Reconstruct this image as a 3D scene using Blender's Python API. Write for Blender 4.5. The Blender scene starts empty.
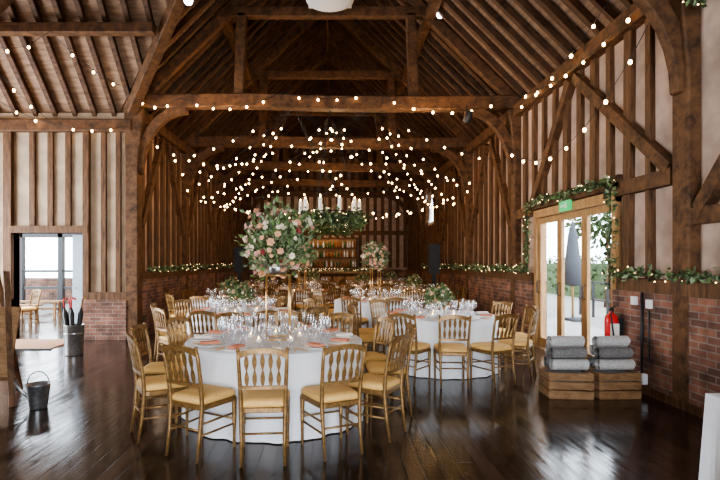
import bpy, math, random
from mathutils import Vector, Matrix
R = random.Random(7)
scene = bpy.context.scene
V = Vector
try: scene.view_settings.look = 'AgX - Medium High Contrast'
except Exception: pass
# ------------------------------------------------------------------ materials
def newmat(name):
    m = bpy.data.materials.new(name); m.use_nodes = True
    nt = m.node_tree; b = nt.nodes.get('Principled BSDF')
    return m, nt, b
def simple(name, col, rough=0.5, metal=0.0, noise=0.15, nscale=12, emis=None, estr=0, bump=0.0, spec=0.5):
    m, nt, b = newmat(name)
    b.inputs['Roughness'].default_value = rough
    b.inputs['Metallic'].default_value = metal
    b.inputs['Specular IOR Level'].default_value = spec
    if noise > 0:
        tc = nt.nodes.new('ShaderNodeTexCoord'); n = nt.nodes.new('ShaderNodeTexNoise')
        n.inputs['Scale'].default_value = nscale; n.inputs['Detail'].default_value = 4
        nt.links.new(tc.outputs['Object'], n.inputs['Vector'])
        r = nt.nodes.new('ShaderNodeValToRGB')
        r.color_ramp.elements[0].position = 0.3; r.color_ramp.elements[1].position = 0.7
        r.color_ramp.elements[0].color = tuple(c*(1-noise) for c in col)+(1,)
        r.color_ramp.elements[1].color = tuple(min(1, c*(1+noise)) for c in col)+(1,)
        nt.links.new(n.outputs['Fac'], r.inputs['Fac']); nt.links.new(r.outputs['Color'], b.inputs['Base Color'])
        if bump > 0:
            bp = nt.nodes.new('ShaderNodeBump'); bp.inputs['Strength'].default_value = bump; bp.inputs['Distance'].default_value = 0.02
            nt.links.new(n.outputs['Fac'], bp.inputs['Height']); nt.links.new(bp.outputs['Normal'], b.inputs['Normal'])
    else:
        b.inputs['Base Color'].default_value = tuple(col)+(1,)
    if emis:
        b.inputs['Emission Color'].default_value = tuple(emis)+(1,); b.inputs['Emission Strength'].default_value = estr
    return m
def wood(name, c1, c2, stretch=(9, 9, 1.2), rough=0.7, bump=0.35, p0=0.32, p1=0.68):
    m, nt, b = newmat(name); b.inputs['Roughness'].default_value = rough
    b.inputs['Specular IOR Level'].default_value = 0.3
    tc = nt.nodes.new('ShaderNodeTexCoord'); mp = nt.nodes.new('ShaderNodeMapping'); mp.inputs['Scale'].default_value = stretch
    n = nt.nodes.new('ShaderNodeTexNoise'); n.inputs['Scale'].default_value = 2.2; n.inputs['Detail'].default_value = 8; n.inputs['Roughness'].default_value = 0.7
    n.inputs['Distortion'].default_value = 0.4
    nt.links.new(tc.outputs['Object'], mp.inputs['Vector']); nt.links.new(mp.outputs['Vector'], n.inputs['Vector'])
    r = nt.nodes.new('ShaderNodeValToRGB'); r.color_ramp.elements[0].position = p0; r.color_ramp.elements[1].position = p1
    r.color_ramp.elements[0].color = c1+(1,); r.color_ramp.elements[1].color = c2+(1,)
    nt.links.new(n.outputs['Fac'], r.inputs['Fac']); nt.links.new(r.outputs['Color'], b.inputs['Base Color'])
    bp = nt.nodes.new('ShaderNodeBump'); bp.inputs['Strength'].default_value = bump; bp.inputs['Distance'].default_value = 0.02
    nt.links.new(n.outputs['Fac'], bp.inputs['Height']); nt.links.new(bp.outputs['Normal'], b.inputs['Normal'])
    return m
def brickmat(name, axis):
    m, nt, b = newmat(name); b.inputs['Roughness'].default_value = 0.85
    tc = nt.nodes.new('ShaderNodeTexCoord'); s = nt.nodes.new('ShaderNodeSeparateXYZ'); c = nt.nodes.new('ShaderNodeCombineXYZ')
    nt.links.new(tc.outputs['Object'], s.inputs[0])
    nt.links.new(s.outputs[axis], c.inputs[0]); nt.links.new(s.outputs['Z'], c.inputs[1])
    br = nt.nodes.new('ShaderNodeTexBrick'); br.inputs['Scale'].default_value = 1.0
    br.inputs['Brick Width'].default_value = 0.23; br.inputs['Row Height'].default_value = 0.075; br.inputs['Mortar Size'].default_value = 0.008
    br.inputs['Color1'].default_value = (0.27, 0.115, 0.07, 1); br.inputs['Color2'].default_value = (0.11, 0.055, 0.04, 1)
    br.inputs['Mortar'].default_value = (0.22, 0.18, 0.15, 1); br.inputs['Mortar Smooth'].default_value = 0.3
    nt.links.new(c.outputs[0], br.inputs['Vector'])
    n = nt.nodes.new('ShaderNodeTexNoise'); n.inputs['Scale'].default_value = 3.5; n.inputs['Detail'].default_value = 6
    nt.links.new(tc.outputs['Object'], n.inputs['Vector'])
    mx = nt.nodes.new('ShaderNodeMix'); mx.data_type = 'RGBA'; mx.blend_type = 'MULTIPLY'; mx.inputs['Factor'].default_value = 0.9
    r = nt.nodes.new('ShaderNodeValToRGB'); r.color_ramp.elements[0].position = 0.3; r.color_ramp.elements[1].position = 0.68
    r.color_ramp.elements[0].color = (0.35, 0.34, 0.33, 1); r.color_ramp.elements[1].color = (1.4, 1.4, 1.4, 1)
    nt.links.new(n.outputs['Fac'], r.inputs['Fac'])
    nt.links.new(br.outputs['Color'], mx.inputs['A']); nt.links.new(r.outputs['Color'], mx.inputs['B'])
    nt.links.new(mx.outputs['Result'], b.inputs['Base Color'])
    bp = nt.nodes.new('ShaderNodeBump'); bp.inputs['Strength'].default_value = 0.6; bp.inputs['Distance'].default_value = 0.01; bp.invert = True
    nt.links.new(br.outputs['Fac'], bp.inputs['Height']); nt.links.new(bp.outputs['Normal'], b.inputs['Normal'])
    return m
def floormat():
    m, nt, b = newmat('floor_boards')
    tc = nt.nodes.new('ShaderNodeTexCoord'); mp = nt.nodes.new('ShaderNodeMapping'); mp.inputs['Rotation'].default_value = (0, 0, math.radians(90))
    br = nt.nodes.new('ShaderNodeTexBrick'); br.inputs['Scale'].default_value = 1; br.inputs['Brick Width'].default_value = 1.3
    br.inputs['Row Height'].default_value = 0.14; br.inputs['Mortar Size'].default_value = 0.007; br.inputs['Mortar Smooth'].default_value = 0.3
    br.inputs['Color1'].default_value = (0.075, 0.047, 0.033, 1); br.inputs['Color2'].default_value = (0.018, 0.012, 0.010, 1); br.inputs['Mortar'].default_value = (0.002, 0.002, 0.002, 1)
    nt.links.new(tc.outputs['Object'], mp.inputs['Vector']); nt.links.new(mp.outputs['Vector'], br.inputs['Vector'])
    mp2 = nt.nodes.new('ShaderNodeMapping'); mp2.inputs['Scale'].default_value = (14, 1.0, 1)
    n = nt.nodes.new('ShaderNodeTexNoise'); n.inputs['Scale'].default_value = 1.5; n.inputs['Detail'].default_value = 6
    nt.links.new(tc.outputs['Object'], mp2.inputs['Vector']); nt.links.new(mp2.outputs['Vector'], n.inputs['Vector'])
    mx = nt.nodes.new('ShaderNodeMix'); mx.data_type = 'RGBA'; mx.blend_type = 'MULTIPLY'; mx.inputs['Factor'].default_value = 0.8
    r = nt.nodes.new('ShaderNodeValToRGB'); r.color_ramp.elements[0].color = (0.35, 0.35, 0.35, 1); r.color_ramp.elements[1].color = (1.7, 1.6, 1.5, 1)
    nt.links.new(n.outputs['Fac'], r.inputs['Fac']); nt.links.new(br.outputs['Color'], mx.inputs['A']); nt.links.new(r.outputs['Color'], mx.inputs['B'])
    nt.links.new(mx.outputs['Result'], b.inputs['Base Color'])
    n2 = nt.nodes.new('ShaderNodeTexNoise'); n2.inputs['Scale'].default_value = 1.6; n2.inputs['Detail'].default_value = 4
    nt.links.new(mp2.outputs['Vector'], n2.inputs['Vector'])
    bw = nt.nodes.new('ShaderNodeRGBToBW'); nt.links.new(br.outputs['Color'], bw.inputs[0])
    mr = nt.nodes.new('ShaderNodeMapRange'); mr.inputs['From Min'].default_value = 0.35; mr.inputs['From Max'].default_value = 0.68
    mr.inputs['To Min'].default_value = 0.06; mr.inputs['To Max'].default_value = 0.17
    nt.links.new(n2.outputs['Fac'], mr.inputs['Value'])
    ad = nt.nodes.new('ShaderNodeMath'); ad.operation = 'MULTIPLY_ADD'; ad.inputs[1].default_value = 1.8
    nt.links.new(bw.outputs[0], ad.inputs[0]); nt.links.new(mr.outputs['Result'], ad.inputs[2]); nt.links.new(ad.outputs[0], b.inputs['Roughness'])
    b.inputs['Specular IOR Level'].default_value = 0.6
    bp = nt.nodes.new('ShaderNodeBump'); bp.inputs['Strength'].default_value = 1.0; bp.inputs['Distance'].default_value = 0.010; bp.invert = True
    nt.links.new(br.outputs['Fac'], bp.inputs['Height'])
    bp2 = nt.nodes.new('ShaderNodeBump'); bp2.inputs['Strength'].default_value = 0.11; bp2.inputs['Distance'].default_value = 0.01
    nt.links.new(n.outputs['Fac'], bp2.inputs['Height']); nt.links.new(bp.outputs['Normal'], bp2.inputs['Normal'])
    nt.links.new(bp2.outputs['Normal'], b.inputs['Normal'])
    return m
def glassmat(name, base=0.12, tint=(0.95, 0.97, 1.0), milk=0.0):
    m = bpy.data.materials.new(name); m.use_nodes = True; nt = m.node_tree; nt.nodes.clear()
    o = nt.nodes.new('ShaderNodeOutputMaterial'); mx = nt.nodes.new('ShaderNodeMixShader')
    t = nt.nodes.new('ShaderNodeBsdfTransparent'); t.inputs[0].default_value = tint+(1,)
    g = nt.nodes.new('ShaderNodeBsdfGlossy'); g.inputs['Roughness'].default_value = 0.08; g.inputs[0].default_value = (1, 1, 1, 1)
    f = nt.nodes.new('ShaderNodeLayerWeight')
    p = nt.nodes.new('ShaderNodeMath'); p.operation = 'POWER'; p.inputs[1].default_value = 4.0
    a = nt.nodes.new('ShaderNodeMath'); a.operation = 'MULTIPLY_ADD'; a.inputs[1].default_value = 0.7; a.inputs[2].default_value = base; a.use_clamp = True
    nt.links.new(f.outputs['Facing'], p.inputs[0]); nt.links.new(p.outputs[0], a.inputs[0]); nt.links.new(a.outputs[0], mx.inputs[0])
    if milk > 0:
        d = nt.nodes.new('ShaderNodeBsdfTranslucent'); d.inputs[0].default_value = (.9, .93, 1, 1); m2 = nt.nodes.new('ShaderNodeMixShader'); m2.inputs[0].default_value = milk
        nt.links.new(t.outputs[0], m2.inputs[1]); nt.links.new(d.outputs[0], m2.inputs[2]); nt.links.new(m2.outputs[0], mx.inputs[1])
    else: nt.links.new(t.outputs[0], mx.inputs[1])
    nt.links.new(g.outputs[0], mx.inputs[2]); nt.links.new(mx.outputs[0], o.inputs[0])
    return m
M = {}
M['beam'] = wood('oak_beam', (0.032, 0.015, 0.007), (0.17, 0.082, 0.036), (3, 3, 3))
M['stud'] = wood('oak_stud', (0.040, 0.019, 0.009), (0.18, 0.090, 0.042))
M['rafter'] = wood('oak_rafter', (0.032, 0.015, 0.008), (0.13, 0.064, 0.030), (2, 9, 2))
M['infill'] = simple('limewash_infill', (0.40, 0.285, 0.215), 0.9, noise=0.3, nscale=3, bump=0.2)
M['infill2'] = simple('cream_infill', (0.40, 0.30, 0.21), 0.9, noise=0.25, nscale=3, bump=0.2)
M['roof'] = wood('roof_boarding', (0.13, 0.073, 0.042), (0.36, 0.225, 0.14), (1, 1, 8))
M['brickY'] = brickmat('brick_side', 'Y'); M['brickX'] = brickmat('brick_cross', 'X')
M['floor'] = floormat()
M['honey'] = wood('honey_oak', (0.24, 0.13, 0.055), (0.48, 0.28, 0.12), (9, 9, 1.5), 0.5, 0.1)
M['crate'] = wood('crate_pine', (0.16, 0.085, 0.04), (0.38, 0.22, 0.11), (3, 3, 9), 0.75)
M['dark'] = simple('black_paint', (0.015, 0.015, 0.017), 0.5)
M['metal'] = simple('galvanised', (0.36, 0.36, 0.37), 0.35, 0.9, 0.25, 30)
M['gold'] = simple('gold_paint', (0.24, 0.135, 0.048), 0.36, 0.4, 0.4, 40)
M['brass'] = simple('brass_wire', (0.80, 0.50, 0.20), 0.28, 0.9, 0.05)
M['seat'] = simple('gold_fabric', (0.74, 0.45, 0.15), 0.7, 0.0, 0.1, 60)
M['cloth'] = simple('white_linen', (0.80, 0.80, 0.82), 0.85, 0, 0.03, 5)
M['china'] = simple('white_china', (0.85, 0.85, 0.83), 0.2, 0, 0)
M['blush'] = simple('blush_napkin', (0.70, 0.26, 0.15), 0.8, 0, 0.1)
M['paper'] = simple('cream_card', (0.85, 0.80, 0.72), 0.7, 0, 0)
M['wax'] = simple('candle_wax', (0.9, 0.88, 0.8), 0.5, 0, 0, emis=(1, 0.8, 0.5), estr=0.3)
M['flame'] = simple('candle_flame', (1, 0.7, 0.3), 0.5, 0, 0, emis=(1, 0.6, 0.2), estr=25)
M['bulb'] = simple('bulb_glow', (1, 0.8, 0.5), 0.5, 0, 0, emis=(1, 0.60, 0.25), estr=24)
M['fairy'] = simple('fairy_glow', (1, 0.8, 0.5), 0.5, 0, 0, emis=(1, 0.70, 0.36), estr=8)
M['spot'] = simple('spot_glow', (1, 1, 1), 0.5, 0, 0, emis=(1, 0.95, 0.88), estr=25)
M['glass'] = glassmat('clear_glass', 0.10, (.97, .98, 1.0), 0.09)
M['pane'] = glassmat('window_pane', 0.03)
M['leaf'] = simple('leaf_green', (0.11, 0.17, 0.05), 0.6, 0, 0.5, 8)
M['leaf2'] = simple('eucalyptus', (0.22, 0.28, 0.15), 0.6, 0, 0.3, 8)
M['leafd'] = simple('dark_ivy', (0.04, 0.065, 0.022), 0.55, 0, 0.4, 8)
M['fl_cream'] = simple('petal_cream', (0.85, 0.73, 0.56), 0.7, 0, 0.08)
M['fl_peach'] = simple('petal_peach', (0.80, 0.46, 0.27), 0.7, 0, 0.12)
M['fl_pink'] = simple('petal_pink', (0.74, 0.40, 0.36), 0.7, 0, 0.12)
M['fl_red'] = simple('petal_burgundy', (0.30, 0.06, 0.05), 0.7, 0, 0.2)
M['red'] = simple('red_enamel', (0.62, 0.02, 0.02), 0.3, 0, 0)
M['white'] = simple('white_plastic', (0.75, 0.75, 0.75), 0.4, 0, 0)
M['grey'] = simple('grey_wool', (0.20, 0.19, 0.185), 0.95, 0, 0.35, 60, bump=0.3)
M['greylt'] = simple('pale_wool', (0.52, 0.50, 0.48), 0.95, 0, 0.25, 60, bump=0.3)
M['green'] = simple('exit_green', (0.02, 0.4, 0.12), 0.5, 0, 0, emis=(0.05, 0.9, 0.3), estr=0.4)
M['cobble'] = simple('cobbles', (0.17, 0.165, 0.16), 0.8, 0, 0.35, 9, bump=0.6)
M['gravel'] = simple('gravel', (0.18, 0.17, 0.15), 0.9, 0, 0.25, 25, bump=0.5)
M['stone'] = simple('paving', (0.22, 0.21, 0.19), 0.9, 0, 0.2, 4)
M['hedge'] = simple('hedge_green', (0.05, 0.08, 0.025), 0.9, 0, 0.5, 5)
M['paledoor'] = simple('pale_blue_paint', (0.33, 0.40, 0.46), 0.5, 0, 0.05)
M['mat'] = simple('coir_mat', (0.42, 0.24, 0.14), 0.95, 0, 0.3, 40, bump=0.4)
M['amber'] = simple('amber_bottle', (0.35, 0.13, 0.03), 0.15, 0, 0.2)
M['gbottle'] = simple('green_bottle', (0.04, 0.16, 0.05), 0.15, 0, 0.2)
M['parasol'] = simple('grey_canvas', (0.06, 0.065, 0.075), 0.9, 0, 0.1)
# ------------------------------------------------------------------ mesh builder
class MB:
    def __init__(s): s.v = []; s.f = []; s.m = []; s.s = []; s.mats = []
    def mi(s, k):
        if k not in s.mats: s.mats.append(k)
        return s.mats.index(k)
    def add(s, vs, fs, k, sm=False):
        o = len(s.v); s.v += [tuple(v) for v in vs]; i = s.mi(k)
        for f in fs: s.f.append(tuple(a+o for a in f)); s.m.append(i); s.s.append(sm)
    def box(s, x0, x1, y0, y1, z0, z1, k):
        vs = [(x0,y0,z0),(x1,y0,z0),(x1,y1,z0),(x0,y1,z0),(x0,y0,z1),(x1,y0,z1),(x1,y1,z1),(x0,y1,z1)]
        s.add(vs, [(0,3,2,1),(4,5,6,7),(0,1,5,4),(1,2,6,5),(2,3,7,6),(3,0,4,7)], k)
    def beam(s, p1, p2, w, h, k, up=(0, 0, 1)):
        p1 = V(p1); p2 = V(p2); d = (p2-p1).normalized(); up = V(up)
        if abs(d.dot(up)) > 0.99: up = V((1, 0, 0))
        sd = d.cross(up).normalized(); u = sd.cross(d)
        vs = []
        for p in (p1, p2):
            for a, b in ((-1,-1),(1,-1),(1,1),(-1,1)): vs.append(p+sd*(a*w/2)+u*(b*h/2))
        s.add(vs, [(3,2,1,0),(4,5,6,7),(0,1,5,4),(1,2,6,5),(2,3,7,6),(3,0,4,7)], k)
    def sweep(s, pts, w, h, side, k, sm=False):
        pts = [V(p) for p in pts]; side = V(side).normalized(); vs = []; n = len(pts)
        for i, p in enumerate(pts):
            t = (pts[min(i+1, n-1)]-pts[max(i-1, 0)]).normalized(); u = side.cross(t).normalized()
            hh = h[i] if isinstance(h, (list, tuple)) else h; ww = w[i] if isinstance(w, (list, tuple)) else w
            for a, b in ((-1,-1),(1,-1),(1,1),(-1,1)): vs.append(p+side*(a*ww/2)+u*(b*hh/2))
        fs = [(3,2,1,0), tuple(4*(n-1)+j for j in range(4))]
        for i in range(n-1):
            for j in range(4): fs.append((4*i+j, 4*i+(j+1) % 4, 4*i+4+(j+1) % 4, 4*i+4+j))
        s.add(vs, fs, k, sm)
    def tube(s, pts, r, k, n=6, cap=True):
        pts = [V(p) for p in pts]; vs = []; m = len(pts)
        d0 = (pts[-1]-pts[0]); ref = V((0, 0, 1)) if abs(d0.z) < 0.8*d0.length+1e-9 else V((1, 0, 0))
        for i, p in enumerate(pts):
            t = (pts[min(i+1, m-1)]-pts[max(i-1, 0)]).normalized(); a = t.cross(ref)
            if a.length < 1e-4: a = t.cross(V((0, 1, 0)))
            a.normalize(); b = a.cross(t); rr = r[i] if isinstance(r, (list, tuple)) else r
            for j in range(n):
                q = 2*math.pi*j/n; vs.append(p+a*(rr*math.cos(q))+b*(rr*math.sin(q)))
        fs = []
        for i in range(m-1):
            for j in range(n): fs.append((n*i+j, n*i+(j+1) % n, n*i+n+(j+1) % n, n*i+n+j))
        if cap: fs += [tuple(range(n-1, -1, -1)), tuple(n*(m-1)+j for j in range(n))]
        s.add(vs, fs, k, True)
    def lathe(s, prof, c, k, n=12, mat=None):
        vs = []; m = len(prof)
        for r, z in prof:
            for j in range(n):
                q = 2*math.pi*j/n; p = V((r*math.cos(q), r*math.sin(q), z))
                if mat: p = mat @ p
                vs.append(V(c)+p)
        fs = []
        for i in range(m-1):
            for j in range(n): fs.append((n*i+j, n*i+(j+1) % n, n*i+n+(j+1) % n, n*i+n+j))
        s.add(vs, fs, k, True)
    def ball(s, c, r, k, n=8, m=5, sz=1.0):
        prof = [(max(1e-4, r*math.sin(math.pi*i/m)), -r*sz*math.cos(math.pi*i/m)) for i in range(m+1)]
        s.lathe(prof, c, k, n)
    def leaf(s, c, d, size, k, wid=0.4):
        d = V(d).normalized(); a = V((R.uniform(-1,1), R.uniform(-1,1), R.uniform(-1,1))); sd = d.cross(a)
        if sd.length < 1e-3: sd = d.cross(V((0, 0, 1)))
        sd.normalize(); u = sd.cross(d); c = V(c)
        vs = [c, c+d*size*0.5+sd*size*wid*0.5+u*size*0.1, c+d*size, c+d*size*0.5-sd*size*wid*0.5+u*size*0.1]
        s.add(vs, [(0, 1, 2), (0, 2, 3)], k)
    def flower(s, c, d, r, k):
        d = V(d).normalized(); a = d.cross(V((0.3, 0.2, 1)));
        if a.length < 1e-3: a = d.cross(V((1, 0, 0)))
        a.normalize(); b = d.cross(a); c = V(c)
        for layer, (n, lift, rr) in enumerate(((6, 0.25, 1.0), (5, 0.6, 0.7), (3, 0.85, 0.35))):
            for j in range(n):
                q = 2*math.pi*(j+0.5*layer)/n; w = math.pi/n*1.15
                def P(ang, rad, h): return c+(a*math.cos(ang)+b*math.sin(ang))*rad+d*h
                s.add([c+d*(r*0.1*layer), P(q-w, r*rr*0.75, r*lift), P(q, r*rr, r*lift*0.9), P(q+w, r*rr*0.75, r*lift)], [(0, 1, 2, 3)], k)
    def obj(s, name, loc=(0, 0, 0), bevel=0, mesh_only=False):
        me = bpy.data.meshes.new(name); me.from_pydata(s.v, [], s.f)
        for k in s.mats: me.materials.append(M[k])
        me.polygons.foreach_set('material_index', s.m); me.polygons.foreach_set('use_smooth', s.s); me.update()
        if mesh_only: return me
        return inst(me, name, loc, 0, bevel)
def inst(me, name, loc, rz=0, bevel=0, scale=None):
    o = bpy.data.objects.new(name, me); scene.collection.objects.link(o); o.location = loc; o.rotation_euler = (0, 0, rz)
    if scale: o.scale = scale
    if bevel:
        b = o.modifiers.new('bevel', 'BEVEL'); b.width = bevel; b.segments = 1; b.limit_method = 'ANGLE'
    return o
def catpts(p, q, sag, n):
    p = V(p); q = V(q); return [p.lerp(q, i/n)-V((0, 0, 4*sag*(i/n)*(1-i/n))) for i in range(n+1)]
# ------------------------------------------------------------------ dimensions
XL, XR, CX = -4.0, 3.85, -0.075
YB, YF = -4.0, 24.0
TY = [1.0, 5.32, 10.2, 13.6, 17.0, 20.5, 23.9]
ZE = 4.8; HALF = 3.95; ZR = ZE+HALF
def roofz(x): return ZE+HALF-abs(x-CX)
# ------------------------------------------------------------------ floor / outside
b = MB(); b.box(-8.5, 4.05, YB, YF, -0.1, 0, 'floor'); b.obj('floor')
b = MB(); b.box(-20, -4.2, 10.4, 30, -0.12, -0.02, 'cobble'); b.obj('courtyard_ground')
b = MB(); b.box(4.06, 26, -6, 30, -0.14, -0.04, 'gravel'); b.box(4.06, 6.4, 5, 14, -.05, -.02, 'stone'); b.obj('terrace_ground')
# ------------------------------------------------------------------ walls
DY0, DY1, DZ = 6.6, 9.25, 2.5     # terrace doors
b = MB()
x0, x1 = XR+0.0, XR+0.16
b.box(x0, x1, YB, DY0, 1.2, ZE, 'infill'); b.box(x0, x1, DY0, DY1, DZ, ZE, 'infill')
b.box(x0, x1, DY1, 18.6, 1.2, ZE, 'infill'); b.box(x0, x1, 18.6, 20.0, 1.2, 3.0, 'infill'); b.box(x0, x1, 18.6, 20.0, 4.3, ZE, 'infill'); b.box(x0, x1, 20.0, YF, 1.2, ZE, 'infill')
b.box(XR-0.12, XR+0.16, YB, DY0, 0, 1.2, 'brickY'); b.box(XR-0.12, XR+0.16, DY1, YF, 0, 1.2, 'brickY')
b.obj('wall_right')
b = MB(); b.box(XR-.14, XR-.12, YB, DY0, 0, .09, 'stud'); b.box(XR-.14, XR-.12, DY1, YF, 0, .09, 'stud'); b.obj('baseboard_right')
b = MB()
b.box(XL-0.16, XL-0.0, 10.35, YF, 1.2, ZE, 'infill'); b.box(XL-0.16, XL-0.0, YB, 5.25, 1.2, ZE, 'infill')
b.box(XL-0.16, XL+0.12, 10.35, YF, 0, 1.2, 'brickY'); b.box(XL-0.16, XL+0.12, YB, 5.25, 0, 1.2, 'brickY')
b.obj('wall_left')
OX0, OX1, OZ = -6.45, -5.0, 2.15
b = MB()
ya, yb = 10.2, 10.38
b.box(-8.5, OX0, ya, yb, 0.8, 4.6, 'infill2'); b.box(OX0, OX1, ya, yb, OZ, 4.6, 'infill2'); b.box(OX1, XL-0.1, ya, yb, 0.8, 4.6, 'infill2')
b.box(-8.5, OX0, 10.12, yb, 0, 0.8, 'brickX'); b.box(OX1, XL-0.1, 10.05, yb, 0, 0.8, 'brickX')
b.obj('wall_porch_back')
b = MB(); b.box(-8.5, XL-0.1, 5.1, 5.24, 0, 4.6, 'infill2'); b.obj('wall_porch_front')
b = MB(); b.box(-8.6, -8.5, 5.1, 6.0, 0, 4.6, 'infill2'); b.box(-8.6, -8.5, 9.6, 10.38, 0, 4.6, 'infill2'); b.box(-8.6, -8.5, 6.0, 9.6, 3.6, 4.6, 'infill2')
b.add([(-8.55, 5.1, 4.6), (-8.55, 10.4, 4.6), (-8.55, 7.8, 7.0)], [(0, 1, 2)], 'infill2'); b.obj('wall_porch_end')
b = MB(); b.box(XL-0.16, XR+0.16, YF, YF+0.12, 1.2, ZE, 'infill'); b.box(XL-0.16, XR+0.16, YF-0.1, YF+0.12, 0, 1.2, 'brickX')
b.add([(XL-.1, YF+.05, ZE), (XR+.1, YF+.05, ZE), (CX, YF+.05, ZR)], [(0, 1, 2)], 'roof'); b.obj('wall_far')
b = MB(); b.box(XL-0.16, -2.6, YB-.12, YB, 0, ZE, 'infill'); b.box(2.5, XR+0.16, YB-.12, YB, 0, ZE, 'infill'); b.box(-2.6, 2.5, YB-.12, YB, 3.9, ZE, 'infill')
b.add([(XL-.1, YB-.05, ZE), (XR+.1, YB-.05, ZE), (CX, YB-.05, ZR)], [(0, 1, 2)], 'infill'); b.obj('wall_behind')
# ------------------------------------------------------------------ roof boarding
b = MB(); e = 0.25
xe, ze = CX-HALF-e, ZE-e
off = 0.10
def Z(x): return roofz(x)+off
b.add([(CX, YB, Z(CX)), (CX+HALF+e, YB, ze+off), (CX+HALF+e, YF, ze+off), (CX, YF, Z(CX))], [(0, 1, 2, 3)], 'roof')
def vy(x): return 5.975-x
AP = (-1.825, 7.8)
for (ya, yb) in ((YB, 5.4), (10.2, YF)):
    b.add([(CX, ya, Z(CX)), (xe, ya, ze+off), (xe, yb, ze+off), (CX, yb, Z(CX))], [(0, 1, 2, 3)], 'roof')
ap = (AP[0], AP[1], Z(AP[0]))
P1 = (CX, 5.4, Z(CX)); P2 = (CX, 10.2, Z(CX)); E1 = (xe, 5.4, ze+off); E2 = (xe, 10.2, ze+off)
b.add([P1, E1, ap, P2, E2], [(0, 1, 2), (0, 2, 3), (3, 2, 4)], 'roof')
b.add([(-8.6, 10.45, 4.35+off), (xe, 10.35, 4.45+off), (AP[0], 7.8, 7.0+off), (-8.6, 7.8, 7.0+off)], [(0, 1, 2, 3)], 'roof')
b.add([(-8.6, 5.15, 4.35+off), (xe, 5.25, 4.45+off), (AP[0], 7.8, 7.0+off), (-8.6, 7.8, 7.0+off)], [(0, 1, 2, 3)], 'roof')
b.obj('ceiling')
b = MB()
y = YB+0.2
while y < YF-0.1:
    j = lambda: R.uniform(-0.025, 0.025)
    w = R.uniform(0.075, 0.11)
    b.beam((CX+HALF+.05, y+j(), ZE-.05+j()), (CX, y+j(), ZR), w, 0.10, 'rafter')
    if 5.4 < y < 10.2:
        yy = y if y > 7.8 else 15.6-y
        xs = 5.975-yy
        b.beam((xs, y, roofz(xs)), (CX, y, ZR), w, 0.10, 'rafter')
    else:
        b.beam((CX-HALF-.05, y+j(), ZE-.05+j()), (CX, y+j(), ZR), w, 0.10, 'rafter')
    y += 0.39
x = -8.4
while x < AP[0]-0.1:
    ys = 10.3 if x < -4.1 else vy(x)
    z0 = 14.8-ys
    b.beam((x, ys, z0), (x+R.uniform(-.03, .03), 7.8, 7.0), 0.09, 0.10, 'rafter')
    b.beam((x, 15.6-ys, z0), (x, 7.8, 7.0), 0.09, 0.10, 'rafter')
    x += 0.40
b.obj('roof_rafters')
# ------------------------------------------------------------------ studs
b = MB()
def studY(x, y, z0, z1): 
    w = R.uniform(0.10, 0.16); b.beam((x, y+R.uniform(-.025, .025), z0), (x+R.uniform(-.01, .01), y+R.uniform(-.025, .025), z1), w, 0.13, 'stud', up=(1, 0, 0))
def near(y, L, t=0.25): return any(abs(y-a) < t for a in L)
y = YB+.3
while y < YF-.2:
    if not near(y, TY):
        if DY0-.1 < y < DY1+.1: studY(XR, y, DZ+.2, 4.5)
        elif 18.5 < y < 20.1: studY(XR, y, 1.35, 2.95)
        else: studY(XR, y, 1.35, 4.5)
        if not (5.2 < y < 10.4): studY(XL, y, 1.35, 4.5)
    y += 0.42
for x in [-8.2, -7.75, -7.3, -6.85]: b.box(x-.06, x+.06, 10.14, 10.27, 0.8, 4.3, 'stud')
for x in [-6.05, -5.68, -5.32]: b.box(x-.055, x+.055, 10.14, 10.27, OZ, 4.3, 'stud')
for x in [-4.60, -4.30]: b.box(x-.05, x+.05, 10.14, 10.27, 0.95, 4.3, 'stud')
b.box(OX0-.16, OX0, 10.1, 10.4, 0, 4.3, 'stud'); b.box(OX1, OX1+.12, 10.1, 10.4, 0, 4.3, 'stud'); b.box(OX0-.1, OX1+.1, 10.09, 10.4, OZ, OZ+.14, 'stud')
b.box(OX1+.1, XL-.1, 10.08, 10.3, 0.8, 0.95, 'stud'); b.box(-8.5, OX0-.1, 10.08, 10.3, 0.8, 0.95, 'stud')
x = XL+.4
while x < XR-.2:
    b.box(x-.08, x+.08, YF-.1, YF+.02, 1.3, roofz(x)-.1, 'stud'); x += 0.36
b.box(XL, XR, YF-.14, YF+.02, 2.85, 3.05, 'stud')
b.box(XR-.14, XR+.1, YB, DY0-.12, 1.2, 1.36, 'stud'); b.box(XR-.14, XR+.1, DY1+.12, YF, 1.2, 1.36, 'stud')
b.box(XL-.1, XL+.14, 10.3, YF, 1.2, 1.36, 'stud')
b.box(XR-.11, XR+.06, 5.5, DY0, 2.42, 2.6, 'beam'); b.box(XR-.11, XR+.06, 2.0, 5.2, 1.95, 2.12, 'beam'); b.box(XR-.11, XR+.06, DY0-.1, DY1+.1, DZ+.02, DZ+.2, 'beam')
b.box(XR-.11, XR+.06, DY1, 10.1, 2.42, 2.6, 'beam')
def wb(x, ya, za, yb, zb): b.beam((x, ya, za), (x, yb, zb), 0.15, 0.14, 'beam', up=(1, 0, 0))
wb(XR-.05, 7.7, 4.4, 5.55, 2.6); wb(XR-.05, 7.85, 4.4, 9.3, 2.65); wb(XR-.05, 3.2, 4.4, 5.1, 2.1)
for ya in (10.2, 13.6, 17.0, 20.5):
    wb(XR-.05, ya+1.5, 4.4, ya+.2, 2.3); wb(XL+.05, ya+1.5, 4.4, ya+.2, 2.3)
    wb(XR-.05, ya+1.9, 4.4, ya+3.2, 2.3); wb(XL+.05, ya+1.9, 4.4, ya+3.2, 2.3)
b.obj('wall_studs')
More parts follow.
